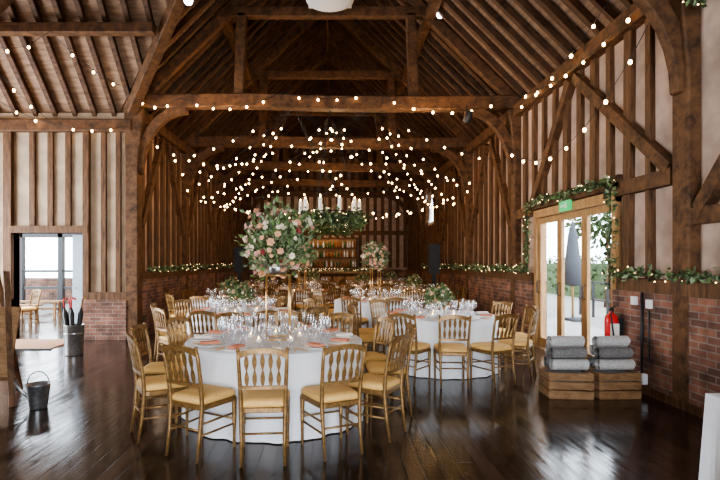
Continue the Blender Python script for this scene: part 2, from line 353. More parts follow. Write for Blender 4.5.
# ------------------------------------------------------------------ posts, plates, trusses
b = MB()
b.box(XR-.16, XR+.12, YB, YF, 4.48, 4.72, 'beam'); b.box(XL-.12, XL+.16, 10.1, YF, 4.48, 4.72, 'beam'); b.box(XL-.12, XL+.16, YB, 5.5, 4.48, 4.72, 'beam')
b.box(-8.5, XL, 10.04, 10.3, 4.2, 4.44, 'beam'); b.box(-8.5, XL, 5.3, 5.56, 4.2, 4.44, 'beam')
for xp in (CX-2.1, CX+2.1):
    if xp > 0: b.beam((xp, YB, 6.55), (xp, YF, 6.55), 0.18, 0.2, 'beam')
    else:
        b.beam((xp, 10.0, 6.55), (xp, YF, 6.55), 0.18, 0.2, 'beam'); b.beam((xp, YB, 6.55), (xp, 5.6, 6.55), 0.18, 0.2, 'beam')
b.beam((CX, YB, ZR-.05), (CX, YF, ZR-.05), 0.08, 0.2, 'beam')
b.beam((-8.5, 7.8, 6.95), (-1.8, 7.8, 6.95), 0.08, 0.2, 'beam')
b.beam((-8.5, 8.85, 5.68), (-3.1, 8.85, 5.68), 0.18, 0.18, 'beam'); b.beam((-8.5, 6.75, 5.68), (-3.1, 6.75, 5.68), 0.18, 0.18, 'beam')
b.beam((XL, 10.05, 4.6), (AP[0], 7.8, 6.9), 0.2, 0.22, 'beam'); b.beam((XL, 5.55, 4.6), (AP[0], 7.8, 6.9), 0.2, 0.22, 'beam')
b.obj('roof_plates_and_purlins', bevel=0.015)
def truss(y):
    b = MB()
    for xs, sg in ((XL, 1), (XR, -1)):
        b.sweep([(xs, y, 0.0), (xs, y, 3.6), (xs+sg*0.02, y, 4.1), (xs+sg*0.04, y, 4.66)], 0.26, [0.26, 0.26, 0.32, 0.40], (0, 1, 0), 'beam')
        pts = []
        for i in range(9):
            t = i/8; a = t*math.pi/2
            pts.append((xs+sg*(0.1+1.0*(1-math.cos(a))), y, 3.35+1.32*math.sin(a)))
        b.sweep(pts, 0.14, 0.2, (0, 1, 0), 'beam')
        b.beam((xs, y, ZE-.05), (CX, y, ZR-.12), 0.16, 0.22, 'beam')
    n = 12
    b.sweep([(XL-.1+(XR-XL+.2)*i/n, y+0.02*math.sin(i*1.3), 4.80+0.03*math.sin(i*0.55)) for i in range(n+1)], 0.26, 0.27, (0, 1, 0), 'beam')
    for sg in (-1, 1):
        b.sweep([(CX+sg*1.78, y, 4.9), (CX+sg*1.74, y, 6.0), (CX+sg*1.72, y, 6.62)], 0.18, 0.2, (0, 1, 0), 'beam')
    b.beam((CX-2.25, y, 6.64), (CX+2.25, y, 6.64), 0.18, 0.2, 'beam')
    b.obj('roof_truss', bevel=0.018)
for y in TY: truss(y)
# ------------------------------------------------------------------ terrace doors
b = MB()
xd0, xd1 = XR-.08, XR+.1
b.box(xd0, xd1, DY0, DY0+.1, 0, DZ, 'honey'); b.box(xd0, xd1, DY1-.1, DY1, 0, DZ, 'honey'); b.box(xd0-.01, xd1, DY0, DY1, DZ-.14, DZ, 'honey')
W = (DY1-DY0-.2)/3
for i in range(3):
    a = DY0+.1+W*i; c = a+W; q0, q1 = XR-.03, XR+.02
    b.box(q0, q1, a+.004, a+.085, 0.02, DZ-.15, 'honey'); b.box(q0, q1, c-.085, c-.004, 0.02, DZ-.15, 'honey')
    b.box(q0, q1, a+.08, c-.08, 0.02, 0.20, 'honey'); b.box(q0, q1, a+.08, c-.08, DZ-.25, DZ-.15, 'honey')
    b.add([(XR, a+.08, .19), (XR, c-.08, .19), (XR, c-.08, DZ-.24), (XR, a+.08, DZ-.24)], [(0, 1, 2, 3)], 'pane')
    b.tube([(q0-.01, c-.045, 1.0), (q0-.05, c-.045, 1.02), (q0-.05, c-.045, 1.2), (q0-.01, c-.045, 1.22)], 0.01, 'dark')
b.obj('door_1')
b = MB(); b.box(XR-.14, XR-.1, 7.75, 8.1, DZ-.13, DZ+.03, 'green'); b.box(XR-.145, XR-.14, 7.85, 7.9, DZ-.09, DZ-.01, 'white'); b.box(XR-.145, XR-.14, 7.93, 8.04, DZ-.065, DZ-.035, 'white'); b.obj('exit_sign')
b = MB()
for (a, c, z0, z1) in ((18.6, 18.68, 3, 4.3), (19.92, 20, 3, 4.3), (19.26, 19.34, 3, 4.3), (18.6, 20, 3, 3.08), (18.6, 20, 4.22, 4.3)): b.box(XR, XR+.08, a, c, z0, z1, 'white')
b.add([(XR+.05, 18.6, 3), (XR+.05, 20, 3), (XR+.05, 20, 4.3), (XR+.05, 18.6, 4.3)], [(0, 1, 2, 3)], 'pane'); b.obj('window_1')
b = MB(); b.box(-5.38, -5.03, 10.44, 10.49, 0.02, 2.12, 'paledoor'); b.box(-5.33, -5.09, 10.42, 10.44, 0.2, 0.95, 'paledoor'); b.box(-5.33, -5.09, 10.42, 10.44, 1.1, 2.0, 'paledoor')
b.tube([(-5.35, 10.43, 1.02), (-5.35, 10.38, 1.02), (-5.27, 10.38, 1.02)], 0.01, 'metal'); b.obj('door_2')
b = MB(); b.box(-6.35, -5.0, 8.9, 10.0, 0.0, 0.018, 'mat'); b.box(-6.4, -4.95, 8.86, 8.9, 0, .02, 'dark'); b.obj('door_mat')
b = MB()
for x in (-10.6, -9.3, -8.1, -6.9): b.box(x-.07, x+.07, 15.0, 15.16, -0.02, 3.0, 'dark')
b.box(-12, -4.8, 15, 15.16, 2.3, 2.45, 'dark'); b.box(-12, -4.8, 14.8, 18.6, 3.0, 3.1, 'dark')
for z in (0.75, 1.25): b.box(-12, -6.2, 15.03, 15.1, z, z+.07, 'dark')
b.obj('timber_shelter')
b = MB(); b.box(-16, -4.5, 19, 19.3, -0.02, .95, 'brickX'); b.obj('courtyard_wall')
for bx, by in ((-8.3, 12.9), (-8.4, 14.2)):
    b = MB(); b.box(bx-.8, bx+.8, by-.17, by+.17, .42, .46, 'crate')
    for q in (-.65, .65):
        b.beam((bx+q, by-.15, -.02), (bx+q, by-.1, .42), .06, .06, 'crate'); b.beam((bx+q, by+.15, -.02), (bx+q, by+.1, .42), .06, .06, 'crate')
    b.box(bx-.65, bx+.65, by-.02, by+.02, .2, .26, 'crate'); b.obj('garden_bench')
b = MB(); R2 = random.Random(3)
b.box(11.2, 12.2, 0, 28, -.04, 1.5, 'hedge')
for i in range(3500): b.leaf((R2.uniform(10.9, 12.2), R2.uniform(0, 28), R2.uniform(0.0, 1.75)), (R.uniform(-1, .2), R.uniform(-1, 1), R.uniform(-.3, 1)), 0.2, 'hedge', .6)
b.obj('garden_hedge')
b = MB()
tx_, ty_ = 9.8, 17.6
b.tube([(tx_, ty_, -.04), (tx_+.1, ty_, 1.4), (tx_, ty_+.1, 2.6)], [.16, .12, .07], 'stud', 9)
for i in range(1500):
    d = V((R.gauss(0, 1), R.gauss(0, 1), R.gauss(0, 1))).normalized()*R.uniform(.4, 1.0)
    b.leaf((tx_+d.x*1.4, ty_+d.y*1.4, 3.4+d.z*1.3), d+V((R.uniform(-.5, .5), R.uniform(-.5, .5), 0)), .22, 'hedge', .6)
b.obj('garden_tree')
b = MB(); px, py = 6.6, 13.6
b.tube([(px, py, -.04), (px, py, 2.7)], .03, 'honey', 8); b.lathe([(.28, -.04), (.28, .05), (.05, .07)], (px, py, 0), 'dark', 12)
prof = [(.03, 2.65), (.12, 2.3), (.20, 1.6), (.24, .95), (.04, .9)]
b.lathe(prof, (px, py, 0), 'parasol', 10); b.obj('garden_parasol')
b = MB()
for i in range(9): b.box(7.6, 7.65, 9.2+i*.75, 9.26+i*.75, -.04, 1.0, 'dark')
b.box(7.6, 7.65, 9.2, 15.3, .95, 1.0, 'dark'); b.box(7.6, 7.65, 9.2, 15.3, .45, .5, 'dark'); b.obj('garden_railing')
# ------------------------------------------------------------------ chair
def chair_mesh():
    b = MB(); g = 'gold'
    for sx in (-1, 1):
        b.lathe([(.010, 0), (.013, .03), (.012, .1), (.015, .2), (.019, .21), (.016, .22), (.019, .36), (.021, .40), (.021, .42)], (sx*.185, .18, 0), g, 8)
        b.tube([(sx*.165, -.235, 0), (sx*.165, -.205, .2), (sx*.17, -.185, .42), (sx*.175, -.20, .6), (sx*.182, -.235, .78), (sx*.186, -.262, .885)], [.011, .015, .018, .016, .015, .012], g, 8)
        b.ball((sx*.186, -.264, .895), .017, g)
        b.tube([(sx*.182, .175, .2), (sx*.166, -.2, .2)], .009, g, 6)
        b.tube([(sx*.183, .175, .29), (sx*.167, -.195, .29)], .009, g, 6)
    b.tube([(-.185, .18, .24), (.185, .18, .24)], .009, g, 6); b.tube([(-.165, -.2, .24), (.165, -.2, .24)], .009, g, 6)
    def outline(grow):
        pts = []
        hw1, hw0, y1, y0, rr = .205+grow, .185+grow, .205+grow, -.195-grow, .05
        for cx_, cy_, a0 in ((hw1-rr, y1-rr, 0), (-hw1+rr, y1-rr, 90), (-hw0+rr, y0+rr, 180), (hw0-rr, y0+rr, 270)):
            for i in range(4):
                a = math.radians(a0+i*30); pts.append((cx_+rr*math.cos(a), cy_+rr*math.sin(a)))
        return pts
    def stack(lv, k, sm):
        vs = []; n = 16
        for gr, z in lv:
            vs += [(x, y, z) for x, y in outline(gr)]
        fs = [tuple(range(n-1, -1, -1)), tuple(n*(len(lv)-1)+j for j in range(n))]
        for i in range(len(lv)-1):
            for j in range(n): fs.append((n*i+j, n*i+(j+1) % n, n*i+n+(j+1) % n, n*i+n+j))
        b.add(vs, fs, k, sm)
    stack([(-.004, .395), (0, .40), (0, .432), (-.004, .437)], g, False)
    stack([(-.012, .437), (-.002, .447), (-.002, .472), (-.016, .49), (-.06, .50)], 'seat', True)
    def yb(z, x): return -.195-.07*max(0, (z-.5)/.4)**1.2-.02*(1-(x/.19)**2)
    def rail(z0, arch, h, t=.018):
        pts = [(x, yb(z0, x), z0+arch*(1-(x/.185)**2)) for x in [(-.185+.37*i/10) for i in range(11)]]
        b.sweep(pts, t, h, (0, 1, 0), g, False)
    rail(.845, .042, .034); rail(.60, 0.0, .026); rail(.872, .034, .014, .026)
    for i in range(5):
        x = -.122+.061*i; n = 14; L = []; hs = []
        zt = .835+.042*(1-(x/.185)**2)
        for q in range(n+1):
            t = q/n; z = .605+(zt-.605)*t; L.append((x, yb(z, x), z)); hs.append(.010+.026*abs(math.sin(t*math.pi*2))**1.3)
        b.sweep(L, .012, hs, (0, 1, 0), g)
    return b.obj('dining_chair', mesh_only=True)
CH = chair_mesh()
def chair(x, y, rz): inst(CH, 'dining_chair', (x, y, 0), rz)
# ------------------------------------------------------------------ tables
def table_mesh(rad, seed):
    b = MB(); rr = random.Random(seed); n = 144
    ph = [rr.uniform(0, 6.28) for _ in range(4)]
    rings = [(0.001, 0.762, 0), (rad*.6, .762, 0), (rad-.012, .762, 0), (rad, .755, 0)]
    for i in range(1, 11): rings.append((rad+.002+.012*(i/10), .755-.745*i/10, (i/10)**.8))
    vs = []
    for r, z, a in rings:
        for j in range(n):
            q = 2*math.pi*j/n
            rip = .6*math.sin(17*q+ph[0])+.35*math.sin(29*q+ph[1])+.3*math.sin(7*q+ph[2])
            R_ = r+.028*a*rip if r > .01 else r
            vs.append((R_*math.cos(q), R_*math.sin(q), z))
    fs = []
    for i in range(len(rings)-1):
        for j in range(n): fs.append((n*i+j, n*i+(j+1) % n, n*i+n+(j+1) % n, n*i+n+j))
    b.add(vs, fs, 'cloth', True)
    for a in range(4):
        q = math.radians(45+90*a); b.tube([(.6*math.cos(q), .6*math.sin(q), 0), (.5*math.cos(q), .5*math.sin(q), .74)], .02, 'metal')
    return b.obj('banquet_table', mesh_only=True)
def settings(rad, nseat, seed):
    rr = random.Random(seed); T = .764
    g = MB(); p = MB(); nk = MB(); cu = MB(); ca = MB()
    for i in range(nseat):
        a = 2*math.pi*i/nseat+.13; ux, uy = math.cos(a), math.sin(a); tx, ty = -uy, ux
        def P(r, t, z=0): return (ux*r+tx*t, uy*r+ty*t, T+z)
        p.lathe([(.001, .004), (.07, .004), (.075, .006), (.125, .016), (.13, .018), (.128, .012), (.07, 0), (.001, 0)], P(rad-.19, 0), 'china', 20)
        c1 = P(rad-.26, -.04, .02); c2 = P(rad-.26, .04, .02); c3 = P(rad-.09, .035, .022); c4 = P(rad-.09, -.035, .022)
        up = [(c[0], c[1], c[2]+.022) for c in (c1, c2, c3, c4)]
        nk.add([c1, c2, c3, c4]+up, [(0,1,2,3),(4,5,6,7),(0,1,5,4),(1,2,6,5),(2,3,7,6),(3,0,4,7)], 'blush' if i % 3 else 'paper')
        for t in (-.165, -.148, .16): cu.beam(P(rad-.28, t, .004), P(rad-.08, t, .004), .012, .004, 'brass')
        def wine(r, t, h, bw):
            c = P(r, t)
            g.lathe([(.034, .001), (.03, .004), (.005, .008), (.004, h*.48), (.012, h*.52), (bw, h*.7), (bw*.95, h*.82), (bw*.78, h)], c, 'glass', 10)
        wine(rad-.36, .12+rr.uniform(-.01, .01), .21, .042); wine(rad-.39, .03, .19, .036); wine(rad-.35, -.07, .23, .026)
        g.lathe([(.001, .002), (.03, .002), (.033, .09), (.034, .1)], P(rad-.46, .13), 'glass', 10)
    for i in range(5):
        a = 2*math.pi*i/5+.4; c = (.27*math.cos(a), .27*math.sin(a), T)
        ca.lathe([(.001, 0.001), (.03, 0.001), (.036, .03), (.034, .075)], c, 'glass', 10)
        ca.lathe([(.024, .007), (.024, .03), (.001, .03)], c, 'wax', 10); ca.ball((c[0], c[1], c[2]+.042), .007, 'flame', 6, 4, 1.8)
    return [(g.obj('wine_glasses', mesh_only=True), 'wine_glasses'), (p.obj('dinner_plates', mesh_only=True), 'dinner_plates'),
            (nk.obj('folded_napkins', mesh_only=True), 'folded_napkins'), (cu.obj('gold_cutlery', mesh_only=True), 'gold_cutlery'), (ca.obj('votive_candles', mesh_only=True), 'votive_candles')]
def rdir():
    while True:
        d = V((R.uniform(-1, 1), R.uniform(-1, 1), R.uniform(-1, 1)))
        if .05 < d.length < 1: return d.normalized()
def arrangement(tall, sc=1.0):
    b = MB(); T = .764
    if tall:
        H = .66; w = .12*sc
        for sx in (-w, w):
            for sy in (-w, w): b.tube([(sx, sy, T), (sx, sy, T+H)], .008, 'brass')
        for z in (T+.008, T+H):
            for s in (-w, w):
                b.tube([(s, -w, z), (s, w, z)], .008, 'brass'); b.tube([(-w, s, z), (w, s, z)], .008, 'brass')
        b.box(-w, w, -w, w, T+H-.003, T+H+.003, 'brass')
        b.lathe([(.001, 0), (.08, 0), (.1, .08), (.09, .1), (.001, .1)], (0, 0, T+H), 'metal', 12)
        c = V((0, 0, T+H+.34*sc)); rx, rz = .325*sc, .35*sc; nf, nl = int(165*sc), int(1000*sc); fr = (.02, .050)
    else:
        b.lathe([(.001, 0), (.05, 0), (.065, .06), (.05, .13), (.055, .16), (.05, .155)], (0, 0, T), 'china', 14)
        c = V((0, 0, T+.27)); rx, rz = .19, .15; nf, nl = 36, 260; fr = (.018, .038)
    cols = ['fl_cream']*6+['fl_peach']*4+['fl_pink']*3+['fl_red']*1
    base = V((0, 0, c.z-rz*.8))
    for i in range(nl):
        d = rdir(); rr = R.uniform(.35, 1.1)
        if R.random() < .07: rr = R.uniform(1.1, 1.35)
        p = c+V((d.x*rx*rr, d.y*rx*rr, d.z*rz*rr))
        if p.z < T+.12: continue
        out = (p-base).normalized()+rdir()*.7
        b.leaf(p, out, R.uniform(.045, .095), R.choice(['leaf', 'leaf', 'leaf2', 'leaf2', 'leafd']), R.uniform(.3, .6))
    for i in range(nf):
        d = rdir(); rr = R.uniform(.82, 1.2); p = c+V((d.x*rx*rr, d.y*rx*rr, d.z*rz*rr))
        b.flower(p, d+V((0, 0, .2)), R.uniform(*fr), R.choice(cols))
    for i in range(24 if tall else 12):
        d = rdir(); d.z = abs(d.z)*1.2-.45; p = base.lerp(c, .5); q = c+V((d.x*rx, d.y*rx, d.z*rz))*R.uniform(1.05, 1.35)
        q.z = max(q.z, T+.15)
        b.tube([p, p.lerp(q, .5)+V((0, 0, .03)), q], .003, 'leaf', 4, False)
        for j in range(7):
            s_ = p.lerp(q, .55+.07*j); b.leaf(s_, (q-p).normalized()+rdir()*.8, .055, R.choice(['leaf', 'leaf2']), .5)
    return b.obj('flower_arrangement', mesh_only=True)
AT, AS, AL = arrangement(True), arrangement(True, .72), arrangement(False)
TM1 = table_mesh(.90, 1); TM2 = table_mesh(.86, 2)
S1 = settings(.90, 12, 5); S2 = settings(.86, 11, 6)
tabs = [
 (-.57, 5.2, TM1, S1, AT, [-25, 2, 30, 58, 90, 120, 150, 180, 210, 240, 270, 303]),
 (1.63, 7.5, TM2, S2, AL, [-31, -4, 25, 56, 88, 120, 152, 184, 216, 248, 285]),
 (-1.40, 8.0, TM2, S2, AL, None), (.95, 10.5, TM2, S2, AS, None), (-2.15, 10.9, TM2, S2, AL, None),
 (2.25, 13.4, TM2, S2, AL, None), (-.75, 13.5, TM2, S2, AS, None), (1.05, 16.3, TM2, S2, AL, None), (-2.2, 16.0, TM2, S2, AL, None), (-.6, 18.8, TM2, S2, AL, None), (2.3, 18.9, TM2, S2, AL, None)]
for ti, (x, y, tm, st, ar, ang) in enumerate(tabs):
    rz = 0 if ti < 2 else R.uniform(0, 6)
    inst(tm, 'banquet_table', (x, y, 0), rz)
    for me, nm in st: inst(me, nm, (x, y, 0), rz)
    inst(ar, 'flower_arrangement', (x+(.03 if ti == 0 else 0), y, 0), R.uniform(0, .3))
    rad = .90 if tm is TM1 else .86
    if ang is None: o = R.uniform(0, 30); ang = [o+36*i for i in range(10)]
    for a in ang:
        a = math.radians(a); rc = rad+.255
        chair(x+rc*math.sin(a), y-rc*math.cos(a), a+math.radians(R.uniform(-5, 5)))
for (x, y, r) in ((-7.3, 12.0, 2.6), (-7.9, 11.7, 2.9)):
    o = inst(CH, 'dining_chair', (x, y, -.02), r)
# corner table, linen draped
b = MB()
X0, X1, Y0, Y1 = 2.29, 3.35, 1.7, 3.05
def per():
    L = []
    for i in range(30): L.append((X0+(X1-X0)*i/30, Y0, 0, -1))
    for i in range(40): L.append((X1, Y0+(Y1-Y0)*i/40, 1, 0))
    for i in range(30): L.append((X1-(X1-X0)*i/30, Y1, 0, 1))
    for i in range(40): L.append((X0, Y1-(Y1-Y0)*i/40, -1, 0))
    return L
L = per(); N = len(L); vs = []
for k in range(8):
    t = k/7
    for i, (x, y, nx, ny) in enumerate(L):
        o = t*(.05+.02*math.sin(i*.9)+.012*math.sin(i*.37)); vs.append((x+nx*o, y+ny*o, .76-.75*t))
fs = [tuple(range(N))]
for k in range(7):
    for i in range(N): fs.append((N*k+i, N*k+(i+1) % N, N*k+N+(i+1) % N, N*k+N+i))
b.add(vs, fs, 'cloth', False); b.obj('linen_side_table')
# ------------------------------------------------------------------ lights on strings
wire = MB()
def string(p, q, sag, sp=.33, r=.026, k='bulb', skip=0):
    L = (V(q)-V(p)).length; n = max(4, int(L/sp)); pts = catpts(p, q, sag, n)
    wire.tube(pts, .006, 'dark', 4, False)
    for i, c in enumerate(pts[1:-1]):
        if i < skip: continue
        c = c+V((0, 0, -.035)); wire.ball(c, r*R.uniform(.85, 1.1), k, 6, 4, 1.15)
        wire.tube([c+V((0, 0, .025)), c+V((0, 0, .055))], .012, 'dark', 5)
string((-6.9, 9.8, 5.0), (-5.5, 9.98, 4.3), .1, .36); string((-5.5, 9.98, 4.3), (-4.0, 9.98, 4.28), .08, .34)
string((-6.3, 8.6, 5.6), (-4.9, 8.75, 5.6), .35, .36); string((-4.9, 8.75, 5.6), (-3.9, 9.85, 4.95), .15, .34)
string((-6.3, 8.4, 5.6), (-5.6, 9.9, 4.4), .1, .4)
string((-4.0, 9.98, 4.95), (-3.0, 10.0, 4.85), .22, .3); string((-3.0, 10.0, 4.85), (-1.0, 10.0, 4.95), .25, .3); string((-1.0, 10.0, 4.95), (.9, 10.0, 4.95), .12, .34)
string((.9, 10.0, 4.95), (3.6, 9.98, 4.85), .33, .36); string((3.7, 9.98, 4.85), (3.6, 5.5, 4.6), .25, .55)
string((3.4, 9.9, 3.9), (3.62, 5.5, 4.4), .9, .48); string((-3.8, 9.98, 4.1), (-1.5, 13.5, 4.6), .5, .4)
string((3.55, 9.9, 4.5), (3.6, 6.2, 5.0), .2, .6)
hub = (.85, 10.3, 4.78); hub2 = (-.75, 10.3, 4.78)
for i, e_ in enumerate([(-3.75, 11.4, 3.55), (-3.75, 13.4, 3.15), (-3.7, 16.0, 3.3), (-1.9, 13.6, 3.3), (-.2, 10.35, 2.9)]): string(hub, e_, .28, .42, .023, skip=1)
for i, e_ in enumerate([(3.65, 11.0, 3.8), (3.65, 12.4, 3.2), (3.65, 14.2, 3.1), (3.6, 17.2, 3.3), (1.9, 13.6, 3.2)]): string(hub, e_, .18, .42, .023, skip=1)
for i, e_ in enumerate([(-3.75, 10.8, 3.7), (-3.75, 12.2, 3.2), (-3.75, 14.4, 3.2), (-3.7, 17.2, 3.3), (.25, 10.35, 2.9)]): string(hub2, e_, .18, .42, .023, skip=1)
for i, e_ in enumerate([(3.65, 11.8, 3.4), (3.65, 13.6, 3.1), (3.6, 16.0, 3.3), (.6, 13.6, 3.5)]): string(hub2, e_, .28, .42, .023, skip=1)
for (p, q, s_) in (((-3.7, 13.6, 3.5), (0, 10.5, 2.75), .35), ((3.6, 13.6, 3.5), (.3, 10.5, 2.75), .35), ((-3.7, 17.0, 3.6), (0, 17, 3.4), .4), ((0, 17, 3.4), (3.6, 17, 3.6), .4), ((-3.7, 20.4, 3.8), (3.6, 20.4, 3.8), .6), ((-3.7, 13.5, 3.9), (3.6, 13.5, 3.9), .5)): string(p, q, s_, .42, .023)
wire.obj('festoon_lights')
# garlands
def garland(name, paths, dens=70, spread=.08, lights=9):
    b = MB()
    for pts in paths:
        for a, c in zip(pts[:-1], pts[1:]):
            a = V(a); c = V(c); L = (c-a).length
            b.tube([a, c], .012, 'leafd', 5)
            for i in range(int(L*dens)):
                p = a.lerp(c, R.random())+rdir()*R.uniform(0, spread)
                b.leaf(p, rdir()+(c-a).normalized()*.5, R.uniform(.05, .10), R.choice(['leaf', 'leafd', 'leafd', 'leaf2']), .5)
            for i in range(int(L*lights)):
                p = a.lerp(c, R.random())+rdir()*spread; b.ball(p, .009, 'fairy', 5, 3)
    b.obj(name)
gx = XR-.19
garland('foliage_garland', [[(gx, 4.2, 1.42), (gx, DY0-.05, 1.42)], [(gx, DY0-.05, 1.2), (gx, DY0-.07, 2.62), (gx, DY1+.07, 2.62), (gx, DY1+.05, 1.42), (gx, 20, 1.42)]], 120, .085, 6)
garland('foliage_garland', [[(XL+.19, 10.5, 1.42), (XL+.19, 20, 1.42)]], 85, .085, 6)
garland('foliage_garland', [[(3.6, 5.1, 4.55), (3.6, 4.85, 4.1)], [(3.6, 4.85, 4.1), (3.6, 4.6, 4.5)]], 260, .14, 4)
def hoop(name, c, r):
    b = MB(); c = V(c); P = [c+V((r*math.cos(a*math.pi/12), r*math.sin(a*math.pi/12), 0)) for a in range(25)]
    for off in (-.04, .05): b.tube([p+V((0, 0, off)) for p in P], .012, 'dark', 5, False)
    for i in range(1700):
        a = R.uniform(0, 6.283); p = c+V((r*math.cos(a), r*math.sin(a), 0))+rdir()*R.uniform(0, .19)+V((0, 0, -.06))
        b.leaf(p, rdir()+V((0, 0, -.4)), R.uniform(.07, .13), R.choice(['leaf', 'leafd', 'leafd', 'leaf2']), .5)
    for i in range(10):
        a = i*6.283/10; p = c+V((r*math.cos(a), r*math.sin(a), .06))
        b.lathe([(.001, 0), (.035, 0), (.035, .24), (.001, .24)], p, 'wax', 8); b.ball(p+V((0, 0, .26)), .013, 'flame', 6, 4, 1.8)
    for i in range(3):
        a = i*2.094; b.tube([c+V((r*math.cos(a), r*math.sin(a), 0)), (c.x, c.y, 4.68)], .006, 'dark', 4)
    for i in range(50):
        a = R.uniform(0, 6.283); p = c+V((r*math.cos(a), r*math.sin(a), 0))+rdir()*.15; b.ball(p, .009, 'fairy', 5, 3)
    b.obj(name)
hoop('foliage_chandelier', (0, 10.2, 2.50), .60); hoop('foliage_chandelier', (0.0, 17.0, 2.7), .60)
# spotlights
def spot(p, aim, top):
    b = MB(); q = V(aim).normalized().to_track_quat('Z', 'Y').to_matrix()
    b.lathe([(.03, -.12), (.07, -.1), (.085, .05), (.085, .1)], p, 'dark', 14, q); b.lathe([(.07, .08), (.04, .085), (.001, .086)], p, 'spot', 14, q)
    b.tube([p, top], .012, 'dark'); b.obj('ceiling_spotlight')
spot((-2.24, 7.9, 5.70), (.3, -1, -.6), (-2.24, 7.9, 6.6)); spot((2.2, 9.95, 6.5), (-.3, -1, -.8), (2.2, 10.15, 6.62)); spot((2.75, 9.95, 4.45), (-.2, .6, -1), (2.75, 10.1, 4.75))
b = MB(); b.box(-.35, .35, 7.7, 8.2, 5.72, 5.9, 'white'); b.lathe([(.001, -.03), (.3, -.03), (.38, 0), (.38, .05), (.3, .08)], (0, 7.95, 5.72), 'white', 24)
b.lathe([(.05, 0), (.05, .05)], (0, 7.68, 5.8), 'dark', 12, Matrix.Rotation(math.pi/2, 3, 'X')); b.tube([(0, 7.95, 5.9), (0, 7.95, 8.6)], .02, 'white'); b.obj('ceiling_projector')
# ------------------------------------------------------------------ crates + rolled blankets
def crate(x, y, rz):
    b = MB(); w, d, h = .48, .36, .30
    for sx in (-1, 1):
        for sy in (-1, 1): b.box(sx*(w/2-.03)-.015, sx*(w/2-.03)+.015, sy*(d/2-.03)-.015, sy*(d/2-.03)+.015, 0, h, 'crate')
    for i in range(3):
        z = .01+i*.10
        for s in (-1, 1):
            b.box(-w/2, w/2, s*d/2-.008, s*d/2+.008, z, z+.085, 'crate'); b.box(s*w/2-.008, s*w/2+.008, -d/2, d/2, z, z+.085, 'crate')
    b.box(-w/2, w/2, -d/2, d/2, .0, .012, 'crate'); o = b.obj('wooden_crate', (x, y, 0)); o.rotation_euler = (0, 0, rz)
def roll(b, c, L, r, k, ang):
    n = 44; vs = []; turns = 3.5
    u = V((math.cos(ang), math.sin(ang), 0)); v = V((0, 0, 1)); ax = u.cross(v)
    for i in range(n+1):
        t = i/n; a = t*turns*2*math.pi; rr = r*(.2+.8*t)
        for e_ in (-L/2, L/2): vs.append(V(c)+u*(rr*math.cos(a))+v*(rr*math.sin(a))+ax*e_)
    b.add(vs, [(2*i, 2*i+1, 2*i+3, 2*i+2) for i in range(n)], k, True)
for (x, y, rz) in ((2.76, 5.86, -.10), (3.29, 5.86, .05)):
    crate(x, y, rz)
    b = MB(); A = math.pi/2
    for dx, dy, z, L_, k, da in ((0, -.083, .22, .40, 'grey', 0), (0, .083, .22, .40, 'grey', 0), (0, -.085, .372, .40, 'greylt', .0), (.01, .085, .372, .41, 'grey', 0), (-.01, -.075, .505, .40, 'grey', .08), (0.02, .08, .51, .40, 'greylt', -.05), (.0, .0, .628, .40, 'greylt', .1)):
        roll(b, (dx, dy, z), L_, .072, k, A+da+rz*.5)
    b.obj('rolled_blankets', (x, y, 0))
b = MB(); ex, ey = 3.60, 6.40
b.lathe([(.001, .0), (.07, 0), (.08, .02), (.08, .34), (.07, .39), (.03, .42), (.025, .45)], (ex, ey, .48), 'red', 18)
b.lathe([(.028, 0), (.028, .04), (.001, .05)], (ex, ey, .93), 'dark', 10); b.beam((ex, ey, .97), (ex-.02, ey-.12, 1.0), .025, .012, 'dark')
b.tube([(ex, ey-.03, .94), (ex-.06, ey-.1, .90), (ex-.04, ey-.11, .7), (ex-.02, ey-.1, .58)], .01, 'dark'); b.box(ex+.06, XR-.12, ey-.04, ey+.04, .6, .85, 'dark')
b.box(ex-.055, ex+.055, ey-.085, ey-.078, .62, .78, 'paper'); b.obj('fire_extinguisher')
b = MB(); wx = XR-.12
b.tube([(wx-.02, 5.95, 1.2), (wx-.02, 5.95, .2)], .014, 'dark'); b.box(wx-.06, wx, 5.87, 6.03, .12, .24, 'white'); b.box(wx-.04, wx, 6.06, 6.14, 1.04, 1.14, 'white'); b.box(wx-.04, wx, 5.78, 5.85, 1.02, 1.12, 'white')
b.tube([(wx-.02, 5.81, 1.0), (wx-.02, 5.81, .4)], .01, 'dark'); b.obj('wall_sockets_and_conduit')
# umbrella bin
b = MB(); ux, uy = -4.30, 8.4
b.lathe([(.001, 0), (.14, 0), (.145, .02), (.16, .50), (.168, .51), (.155, .5), (.135, .02)], (ux, uy, 0), 'metal', 22); b.lathe([(.165, .36), (.168, .37), (.165, .38)], (ux, uy, 0), 'metal', 22); b.obj('metal_bin')
b = MB()
for i, (a, bb) in enumerate(((-.05, .03), (.06, .02), (0, -.06), (.04, .08), (-.08, -.03))):
    p0 = V((ux+a*.5, uy+bb*.5, .03)); p1 = V((ux+a*2, uy+bb*1.5, .92))
    b.tube([p0, p0.lerp(p1, .3), p0.lerp(p1, .75), p0.lerp(p1, .86)], [.012, .035, .042, .01], 'dark', 8)
    b.tube([p0.lerp(p1, .84), p1, p1+V((.02, 0, .04)), p1+V((.06, 0, .04)), p1+V((.08, 0, .0))], .011, 'red' if i % 2 == 0 else 'honey', 7)
b.obj('folded_umbrellas')
b = MB(); ux, uy = -3.12, 5.35
b.lathe([(.001, 0), (.085, 0), (.09, .02), (.12, .25), (.127, .26), (.115, .25), (.08, .02)], (ux, uy, 0), 'metal', 20)
b.tube([(ux-.12*math.cos(a), uy, .25+.14*math.sin(a)) for a in [math.pi*i/10 for i in range(11)]], .006, 'dark', 5)
